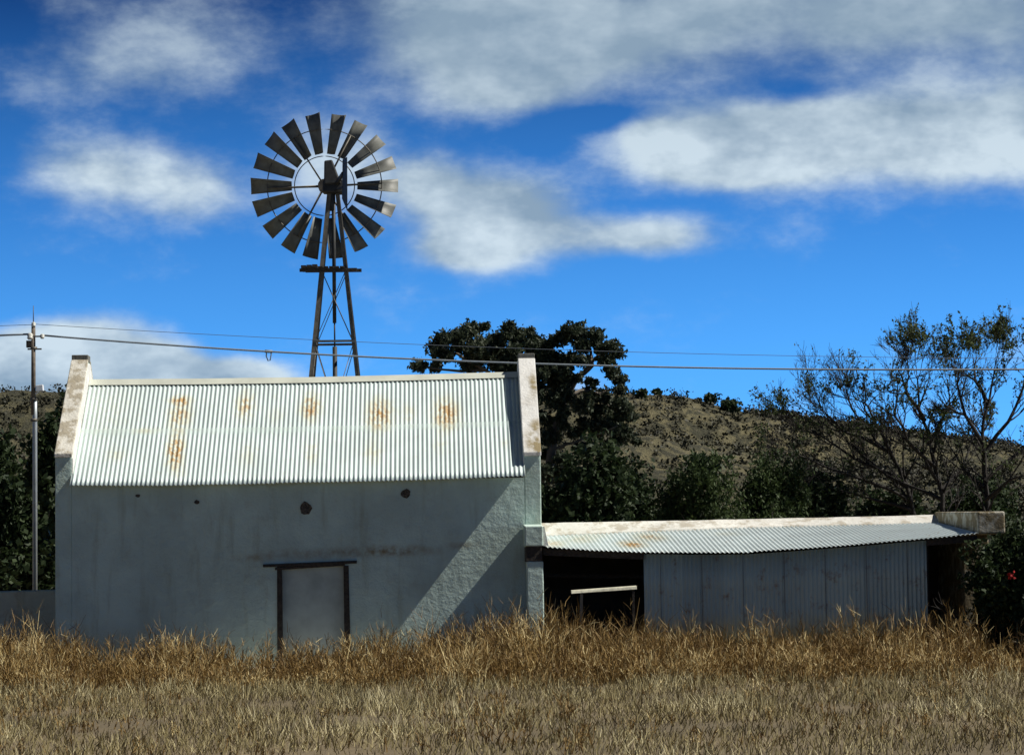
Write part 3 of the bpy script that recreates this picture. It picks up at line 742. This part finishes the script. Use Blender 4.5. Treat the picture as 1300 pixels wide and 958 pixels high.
def shrub(name, lab, cat, px, y, w, ptop, seed, mat, leaf=.14, dens=1., grp=None, depthr=None, bottom=0., lump=.35, asp=1.6, droop=0.):
    D = y+50; x = (px-548)/F*D; H = P(px, ptop, y).z; w = w/F*D; dr = depthr or w*.7
    t = thing(name, lab, cat, (x, y, 0), grp); rnd = random.Random(seed)
    mb = MB(); tips = []
    for k in range(4):
        grow(mb, Vector((x+rnd.gauss(0, .1*w), y+rnd.gauss(0, .1), -.1)), Vector((rnd.gauss(0, .4), rnd.gauss(0, .4), 1)), H*.30, .06, 3, tips, rnd)
    mb.build('trunk', M['bark'], t)
    cs = []; nb = 12
    for k in range(nb):
        a = rnd.uniform(0, 6.28); q = rnd.uniform(.15, .62); hh = rnd.uniform(.25, .80)
        c = (x+w*q*math.cos(a)*(1.15-hh*.6), y+dr*q*math.sin(a), bottom+(H-bottom)*hh)
        s_ = rnd.uniform(.3, .5)
        cs.append(cloudpts(int(1500*dens*s_*2), c, (w*s_, dr*s_, (H-bottom)*s_*.55), .5, lump, seed+k))
    for (p, d) in tips[::4][:60]:
        cs.append(rng.normal(size=(14, 3))*.16+np.array(p))
    cs = np.concatenate(cs); cs = cs[cs[:, 2] > .02]
    V, Fc = leaves(cs, leaf, asp, droop)
    cl = np.array([noise.noise(Vector(c)*1.2) for c in cs])*.5
    npmesh('crown', V, Fc, M[mat], t, np.clip(rng.uniform(.1, .8, len(Fc))+cl, 0, .86))
    return t

GB = 'dark bushes behind the shed'
shrub('leafy_bush', 'dark dense bush filling the gap right of the gable under the gum tree', 'bush', 740, 9, 85, 566, 11, 'bush', grp=GB, dens=2.)
shrub('leafy_bush', 'broad mid green feathery bush above the middle of the shed roof', 'bush', 880, 11, 100, 560, 12, 'pepper', .11, 2.4, GB, droop=.8, asp=2.5)
shrub('leafy_bush', 'green feathery bush between the broad bush and the arching thorn branches', 'bush', 975, 12, 80, 570, 13, 'pepper', .11, 2.2, GB, droop=.8, asp=2.5)
shrub('leafy_bush', 'dark low bush below the arching thorn branches', 'bush', 1050, 14, 75, 590, 14, 'bush', .12, 1.8, grp=GB)
shrub('leafy_bush', 'dark low bush at the foot of the middle thorn tree', 'bush', 1135, 15, 75, 592, 15, 'bush', .12, 1.8, grp=GB)
shrub('leafy_bush', 'dark low bush at the foot of the tallest thorn tree', 'bush', 1240, 16, 85, 592, 16, 'bush', .12, 1.8, grp=GB)
shrub('leafy_bush', 'dark green bush peeping between gable and broad feathery bush', 'bush', 812, 13, 70, 576, 17, 'bush', .12, 1.8, grp=GB)
GL = 'dark trees left of the building'
shrub('dark_tree', 'near-black dense tree behind the utility pole, touching the left gable', 'tree', 62, 15, 75, 508, 21, 'bush', .2, 1.5, GL)
shrub('dark_tree', 'near-black dense tree at the left edge beyond the low wall', 'tree', -30, 17, 95, 512, 22, 'bush', .2, 1.5, GL)
shrub('dark_tree', 'lower dark tree right behind the low grey wall', 'tree', 20, 9, 70, 600, 23, 'bush', .16, 1.6, GL)
# leafy dark bush at the right end of the shed, with a red bloom
rb = shrub('rose_bush', 'dark glossy bush with one red bloom at the right end of the shed', 'bush', 1272, -1.5, 98, 672, 31, 'bush', .10, 1.9, None, depthr=.75)
q = P(1283, 730, -2.2); cs = rng.normal(size=(60, 3))*.022+np.array(q); V, Fc = leaves(cs, .05, 1.2); npmesh('bloom', V, Fc, M['rose'], rb)
# the tree beyond the right edge that shades this corner
shrub('shade_tree', 'broad dark tree outside the right edge shading the shed end', 'tree', 1520, -1.5, 150, 470, 33, 'bush', .2, 1.5, None)

# gum tree: limbs + leaf clumps
YG = 16
t = thing('gum_tree', 'tall dark gum tree with clumped leaves standing behind the right gable', 'tree', (X(688, YG), YG, 0)); mb = MB(); rnd = random.Random(4)
limbs = [[(676, 720), (686, 640), (700, 570), (718, 503), (735, 478), (752, 462)], [(718, 503), (738, 495), (760, 500), (778, 520)], [(735, 478), (760, 452), (775, 445)], [(752, 462), (748, 440), (735, 425)],
         [(686, 640), (672, 560), (655, 500), (640, 460), (625, 435)], [(655, 500), (615, 470), (580, 450), (560, 440)], [(640, 460), (600, 440), (592, 425)], [(615, 470), (570, 470), (540, 466)], [(655, 500), (672, 450), (690, 430)],
         [(700, 570), (730, 560), (765, 548), (785, 540)], [(700, 585), (740, 570), (760, 556)], [(760, 500), (782, 492), (790, 488)]]
YO = [0, .5, -.3, .6, 0, -.7, .7, -.4, .6, -.6, .4, .3]
for k, poly in enumerate(limbs):
    m = len(poly); pts = [P(a, b_, YG+YO[k]*(i/(m-1))) for i, (a, b_) in enumerate(poly)]
    if k == 0: pts = [Vector((pts[0].x-.1, YG, -.1))]+pts
    r0 = (.16, .06, .05, .045, .12, .06, .045, .045, .05, .045, .03, .03)[k]
    q = [pts[0]]
    for a, b_ in zip(pts[:-1], pts[1:]):
        for s_ in (.33, .66, 1): q.append(a.lerp(b_, s_)+Vector((rnd.gauss(0, .02), rnd.gauss(0, .02), rnd.gauss(0, .02))))
    mb.tube(q, [r0*(1-.65*i/(len(q)-1)) for i in range(len(q))], 7, cap=False)
mb.build('trunk', M['palebark'], t)
clumps = [(541, 467, 13), (553, 462, 9), (560, 440, 16), (572, 452, 15), (566, 430, 11), (590, 425, 17), (600, 440, 17), (610, 420, 12), (620, 440, 20), (640, 425, 15), (650, 445, 20), (600, 462, 18), (630, 465, 18), (655, 470, 20), (685, 440, 16), (680, 465, 20),
          (700, 455, 16), (712, 432, 15), (728, 421, 15), (740, 436, 15), (753, 424, 14), (758, 440, 14), (716, 462, 16), (722, 480, 14), (777, 440, 12), (782, 450, 9), (768, 462, 13), (775, 474, 10), (747, 484, 7), (755, 487, 6), (790, 481, 9), (787, 492, 12),
          (700, 485, 16), (690, 500, 16), (708, 508, 16), (765, 500, 12), (762, 518, 15), (780, 512, 14), (795, 520, 13), (775, 535, 16), (795, 545, 14), (760, 545, 13), (690, 530, 15), (715, 530, 12), (700, 552, 17), (735, 548, 12), (750, 570, 10), (806, 560, 8), (800, 530, 12), (690, 475, 14), (665, 490, 16), (700, 600, 16), (715, 580, 12), (725, 505, 14), (740, 520, 14), (745, 535, 12), (735, 575, 14), (770, 575, 14), (785, 560, 12), (690, 575, 14), (720, 600, 16), (745, 498, 9), (660, 432, 16), (668, 455, 16), (645, 415, 10), (612, 450, 16), (675, 425, 10), (632, 448, 16), (725, 455, 14), (740, 455, 12), (712, 495, 12)]
cs = []; tn = []
for (px, py, r) in clumps:
    for k in range(3):
        y = YG+rnd.uniform(-.9, .9); c = P(px+rnd.gauss(0, r*.35), py+rnd.gauss(0, r*.3), y); rr = r/F*(y+50)*rnd.uniform(.55, .85)
        n = int(300*(r/14)**2); pts = cloudpts(n, c, (rr, rr*1.1, rr*.85), .6, .5, px+k)
        cs.append(pts); tn.append(np.clip(rng.uniform(0, .9, len(pts))+rnd.uniform(-.2, .15), 0, 1))
        # twig from nearest limb side
V, Fc = leaves(np.concatenate(cs), .125, 2.3, .5); npmesh('crown', V, Fc, M['euc'], t, np.concatenate(tn))

# ------------------------------------------------------------------ DRY WEEDS + GRASS (uncountable)
def strokes(A, d, L, w, bend):
    """tapering two-segment ribbons from A along d"""
    n = len(A); d = d/np.linalg.norm(d, axis=1)[:, None]
    side = np.cross(d, rng.normal(size=(n, 3))); side /= np.linalg.norm(side, axis=1)[:, None]
    m = A+d*(L*.5)[:, None]; d2 = d+bend; d2 /= np.linalg.norm(d2, axis=1)[:, None]; e = m+d2*(L*.5)[:, None]
    W_ = (w*.5)[:, None]*side
    V = np.stack([A-W_, A+W_, m-W_*.8, m+W_*.8, e-W_*.35, e+W_*.35], 1).reshape(-1, 3)
    i = (np.arange(n)*6)[:, None]
    Fc = np.concatenate([i+np.array([[0, 1, 3, 2]]), i+np.array([[2, 3, 5, 4]])], 1).reshape(-1, 4)
    return V, Fc
hx_ = [-60, 0, 70, 130, 200, 270, 340, 380, 420, 460, 520, 580, 620, 660, 700, 750, 800, 860, 950, 1050, 1120, 1180, 1240, 1270, 1300, 1400]
hh_ = [1.0, .95, .88, .56, .64, .56, .52, .54, .60, .62, .84, 1.05, 1.14, 1.12, 1.1, .98, .94, .76, .72, .76, .84, .88, .80, .45, .3, .3]
NP = 7800
px = rng.uniform(-200, 1480, NP)
yy = np.where(rng.uniform(0, 1, NP) < .90, -.75-7.6*rng.uniform(0, 1, NP)**1.15, rng.uniform(-25, -5, NP))
xx = (px-548)/F*(yy+50)
cl = np.array([noise.noise((a*1.1, b_*1.1, 2.)) for a, b_ in zip(xx, yy)])
tall = rng.uniform(0, 1, NP) < .20
keep = (cl > -.16) & ~((px > 282) & (px < 352) & (yy < -.8) & (rng.uniform(0, 1, NP) < .4)) & ~((px > 492) & (px < 528) & (yy < -.8) & (rng.uniform(0, 1, NP) < .4)) & ~((xx > px0-.05) & (xx < px1+.05) & (yy > -.9))
tall = tall[keep]; px, yy, xx, cl = px[keep], yy[keep], xx[keep], cl[keep]; n = len(px)
Hh = np.interp(px, hx_, hh_)*(.85+1.0*cl)*rng.uniform(.5, 1.15, n); Hh = np.where(tall, Hh*.75+.62*rng.uniform(.4, 1.15, n), Hh)
Hh *= np.interp(-yy, [0, .9, 3, 4.6, 6.4, 8, 9.5, 25], [.8, 1., .95, .82, .62, .5, .32, .22])
A, Dd, L, Wd, T = [], [], [], [], []
ptone = np.clip(.33+.9*cl+rng.normal(0, .15, n)+np.interp(-yy, [1, 3.2, 5.5, 9, 25], [-.06, .02, .12, .2, 0]), 0, .9)
for i in range(n):
    ns = random.randint(1, 3) if tall[i] else random.randint(3, 6)
    for s_ in range(ns):
        b0 = np.array([xx[i]+random.gauss(0, .06), yy[i]+random.gauss(0, .06), 0.])
        d = np.array([random.gauss(.04, .26), random.gauss(0, .26), 1.]); h = Hh[i]*random.uniform(.6, 1)
        A.append(b0); Dd.append(d); L.append(h); Wd.append(.013); T.append(ptone[i])
        dn = d/np.linalg.norm(d)
        for k in range(random.randint(6, 10)):
            f = random.uniform(.25, .98)
            a = b0+dn*h*f; dd = dn+np.array([random.gauss(0, .6), random.gauss(0, .6), random.gauss(.1, .25)])
            A.append(a); Dd.append(dd); L.append(h*random.uniform(.18, .46)*(1.15-f*.6)); Wd.append(.0085); T.append(ptone[i]+.08)
A = np.array(A); Dd = np.array(Dd); L = np.array(L); Wd = np.array(Wd)*rng.uniform(.7, 1.4, len(L)); T = np.clip(np.array(T)+rng.normal(0, .2, len(L)), 0, 1)
V, Fc = strokes(A, Dd, L, Wd, rng.normal(0, .16, (len(L), 3)))
tag(npmesh('dry_weeds', V, Fc, M['weed'], None, np.repeat(T, 2)), 'tall tangled dry brown weeds along the foot of both buildings', 'weeds', kind='stuff')
# tall feathery single stalks
n = 85000
yy = -27+25*rng.uniform(0, 1, n)**.85; px = rng.uniform(-350, 1650, n); xx = (px-548)/F*(yy+50)
cl = np.array([noise.noise((a*.7, b_*.5, 7.)) for a, b_ in zip(xx, yy)])
keep = (cl+rng.normal(0, .18, n) > -.2) & ((yy < -7.4) | (rng.uniform(0, 1, n) < .22)); xx, yy, cl = xx[keep], yy[keep], cl[keep]; n = len(xx)
L = rng.uniform(.08, .22, n)*(1+cl*1.2)*np.interp(yy, [-26, -8, -4], [.6, 1., 1.5]); L = np.clip(L, .04, .6)
V, Fc = strokes(np.stack([xx, yy, np.zeros(n)], 1), np.stack([rng.normal(.08, .45, n), rng.normal(0, .45, n), np.ones(n)], 1), L, rng.uniform(.007, .013, n), rng.normal(0, .2, (n, 3)))
tag(npmesh('short_grass', V, Fc, M['straw'], None, np.repeat(np.clip(.5+cl+rng.normal(0, .2, n), 0, 1), 2)), 'short pale dry grass covering the ground in front of the weeds', 'grass', kind='stuff')

# ------------------------------------------------------------------ LIGHT + SKY
sd = Vector((.64, -.064, .765)).normalized()
EL = math.asin(sd.z); AZ = math.atan2(sd.x, sd.y)
ld = bpy.data.lights.new('sun', 'SUN'); ld.energy = 5.0; ld.angle = R(.5); ld.color = (1, .955, .87)
lo = bpy.data.objects.new('sun', ld); col.objects.link(lo); lo.rotation_euler = sd.to_track_quat('Z', 'Y').to_euler()
w = bpy.data.worlds.new('World'); sc.world = w; w.use_nodes = True; nt = w.node_tree
bg = nt.nodes['Background']; bg.inputs[1].default_value = .1
tc = nd(nt, 'ShaderNodeTexCoord'); vec = tc.outputs['Generated']
sx = nd(nt, 'ShaderNodeSeparateXYZ'); nt.links.new(vec, sx.inputs[0])
az = mth(nt, 'ARCTAN2', sx.outputs[0], sx.outputs[1]); el = mth(nt, 'ARCSINE', sx.outputs[2])
# clear dry upland air: look the colour up higher in the Nishita sky, where it is deep blue
cmb = nd(nt, 'ShaderNodeCombineXYZ'); nt.links.new(sx.outputs[0], cmb.inputs[0]); nt.links.new(sx.outputs[1], cmb.inputs[1])
nt.links.new(mth(nt, 'ADD', mth(nt, 'ABSOLUTE', sx.outputs[2]), .30), cmb.inputs[2])
nm = nd(nt, 'ShaderNodeVectorMath', operation='NORMALIZE'); nt.links.new(cmb.outputs[0], nm.inputs[0])
st = nd(nt, 'ShaderNodeTexSky', sky_type='NISHITA'); st.sun_disc = False; st.sun_elevation = EL; st.sun_rotation = AZ
st.altitude = 1200; st.air_density = 1.; st.dust_density = .2; st.ozone_density = 2.5
nt.links.new(nm.outputs[0], st.inputs['Vector'])
ramp = nd(nt, 'ShaderNodeValToRGB'); e = ramp.color_ramp
nt.links.new(mth(nt, 'DIVIDE', el, R(90)), ramp.inputs[0])
RAMP = [(0, (1.1, 2.5, 3.0)), (.05, (.70, 1.85, 2.5)), (.09, (.34, 1.1, 1.75)), (.14, (.075, .29, .62)), (.4, (.08, .16, .26)), (1., (.08, .16, .26))]
e.elements[0].position = RAMP[0][0]; e.elements[0].color = (*RAMP[0][1], 1); e.elements[1].position = 1; e.elements[1].color = (*RAMP[-1][1], 1)
for pp, cc in RAMP[1:-1]:
    q = e.elements.new(pp); q.color = (*cc, 1)
skyc = mixc(nt, 1., st.outputs[0], ramp.outputs[0], 'MULTIPLY')
# sky dimmed to the sides and behind the camera to deepen the shade
dim = sstep(nt, mth(nt, 'ABSOLUTE', az), R(35), R(80), 1., .42)
dimv = nd(nt, 'ShaderNodeVectorMath', operation='SCALE'); nt.links.new(skyc, dimv.inputs[0]); nt.links.new(dim, dimv.inputs['Scale']); skyc = dimv.outputs[0]
def dirang(px, py):
    d = (RM @ Vector(((px-650)/F, -(py-479)/F, -1))).normalized(); return math.atan2(d.x, d.y), math.asin(d.z)
def sb(px, py, rx, ry, s_):
    a, b_ = dirang(px, py); return (a, b_, rx/F, ry/F, s_)
blobs = [sb(*q) for q in (
    (560, 15, 150, 70, 1.0), (640, 85, 140, 55, 1.15), (770, 50, 150, 62, .95), (1010, 118, 50, 14, -.5), (760, 150, 70, 14, -.5), (960, 15, 180, 60, 1.0), (1160, 30, 140, 55, 1.0), (640, 125, 90, 22, .5), (1290, 20, 80, 60, .8),
    (860, 185, 95, 44, 1.0), (960, 172, 120, 62, 1.1), (1100, 172, 130, 60, 1.1), (1240, 165, 110, 62, 1.1), (1350, 150, 80, 70, 1.), (930, 215, 80, 22, .6), (820, 165, 30, 20, .5),
    (590, 265, 95, 60, 1.1), (660, 285, 90, 55, 1.1), (460, 215, 90, 50, .55), (580, 320, 60, 22, .7), (545, 230, 45, 30, .5), (780, 300, 70, 24, .85), (860, 298, 60, 26, .85),
    (100, 205, 100, 40, .6), (180, 232, 110, 50, .66), (255, 245, 60, 42, .5), (40, 70, 150, 60, .36), (230, 60, 120, 80, .26), (300, 60, 110, 60, .3), (180, 100, 80, 25, .15), (420, 215, 70, 50, .3),
    (120, 458, 95, 48, 1.9), (30, 470, 90, 44, 1.7), (220, 480, 90, 34, 1.6), (315, 485, 60, 24, 1.3), (745, 492, 40, 16, .6), (1090, 372, 35, 10, .22), (-150, 300, 120, 80, .8), (1500, 300, 120, 60, .9))]
mask = ell(nt, az, el, blobs)
cv = nd(nt, 'ShaderNodeCombineXYZ'); nt.links.new(az, cv.inputs[0]); nt.links.new(el, cv.inputs[1])
S1 = (1, 1.7, 1)
f1 = noi(nt, cv.outputs[0], 13, 10, .62, sc3=S1, loc=(2.3, 1.1, 0)); fb = noi(nt, cv.outputs[0], 13, 5, .55, sc3=S1, loc=(2.3+.012, 1.1+.016, 0))
f2 = noi(nt, cv.outputs[0], 13, 5, .55, sc3=S1, loc=(2.3, 1.1, 0)); f3 = noi(nt, cv.outputs[0], 3, 6, .6, loc=(9, 2, 4))
wide = mth(nt, 'MULTIPLY', sstep(nt, f3, .58, .74), sstep(nt, el, R(18), R(26)))      # clouds over the rest of the sky
dens = mth(nt, 'ADD', mask, mth(nt, 'MULTIPLY', mth(nt, 'SUBTRACT', f1, .5), 2.3))
dens = mth(nt, 'MAXIMUM', sstep(nt, dens, .02, 1.25), wide)
dens = mth(nt, 'MULTIPLY', dens, .93)
relief = mth(nt, 'MULTIPLY', mth(nt, 'SUBTRACT', f2, fb), 3.0)
shade = mth(nt, 'ADD', mth(nt, 'ADD', relief, .32), mth(nt, 'MULTIPLY', sstep(nt, f1, .38, .72), .6), clamp=True)
shade = mth(nt, 'MULTIPLY', shade, sstep(nt, el, R(12.5), R(8.5), .5, 1.))
ccol = mixc(nt, shade, (2.5, 3.5, 4.5), (6.0, 7.1, 7.8))
fin = mixc(nt, dens, skyc, ccol)
nt.links.new(fin, bg.inputs[0])

sc.view_settings.view_transform = 'Standard'; sc.view_settings.look = 'None'; sc.view_settings.exposure = .12; sc.view_settings.gamma = 1
sc.render.resolution_x = 1024; sc.render.resolution_y = 754
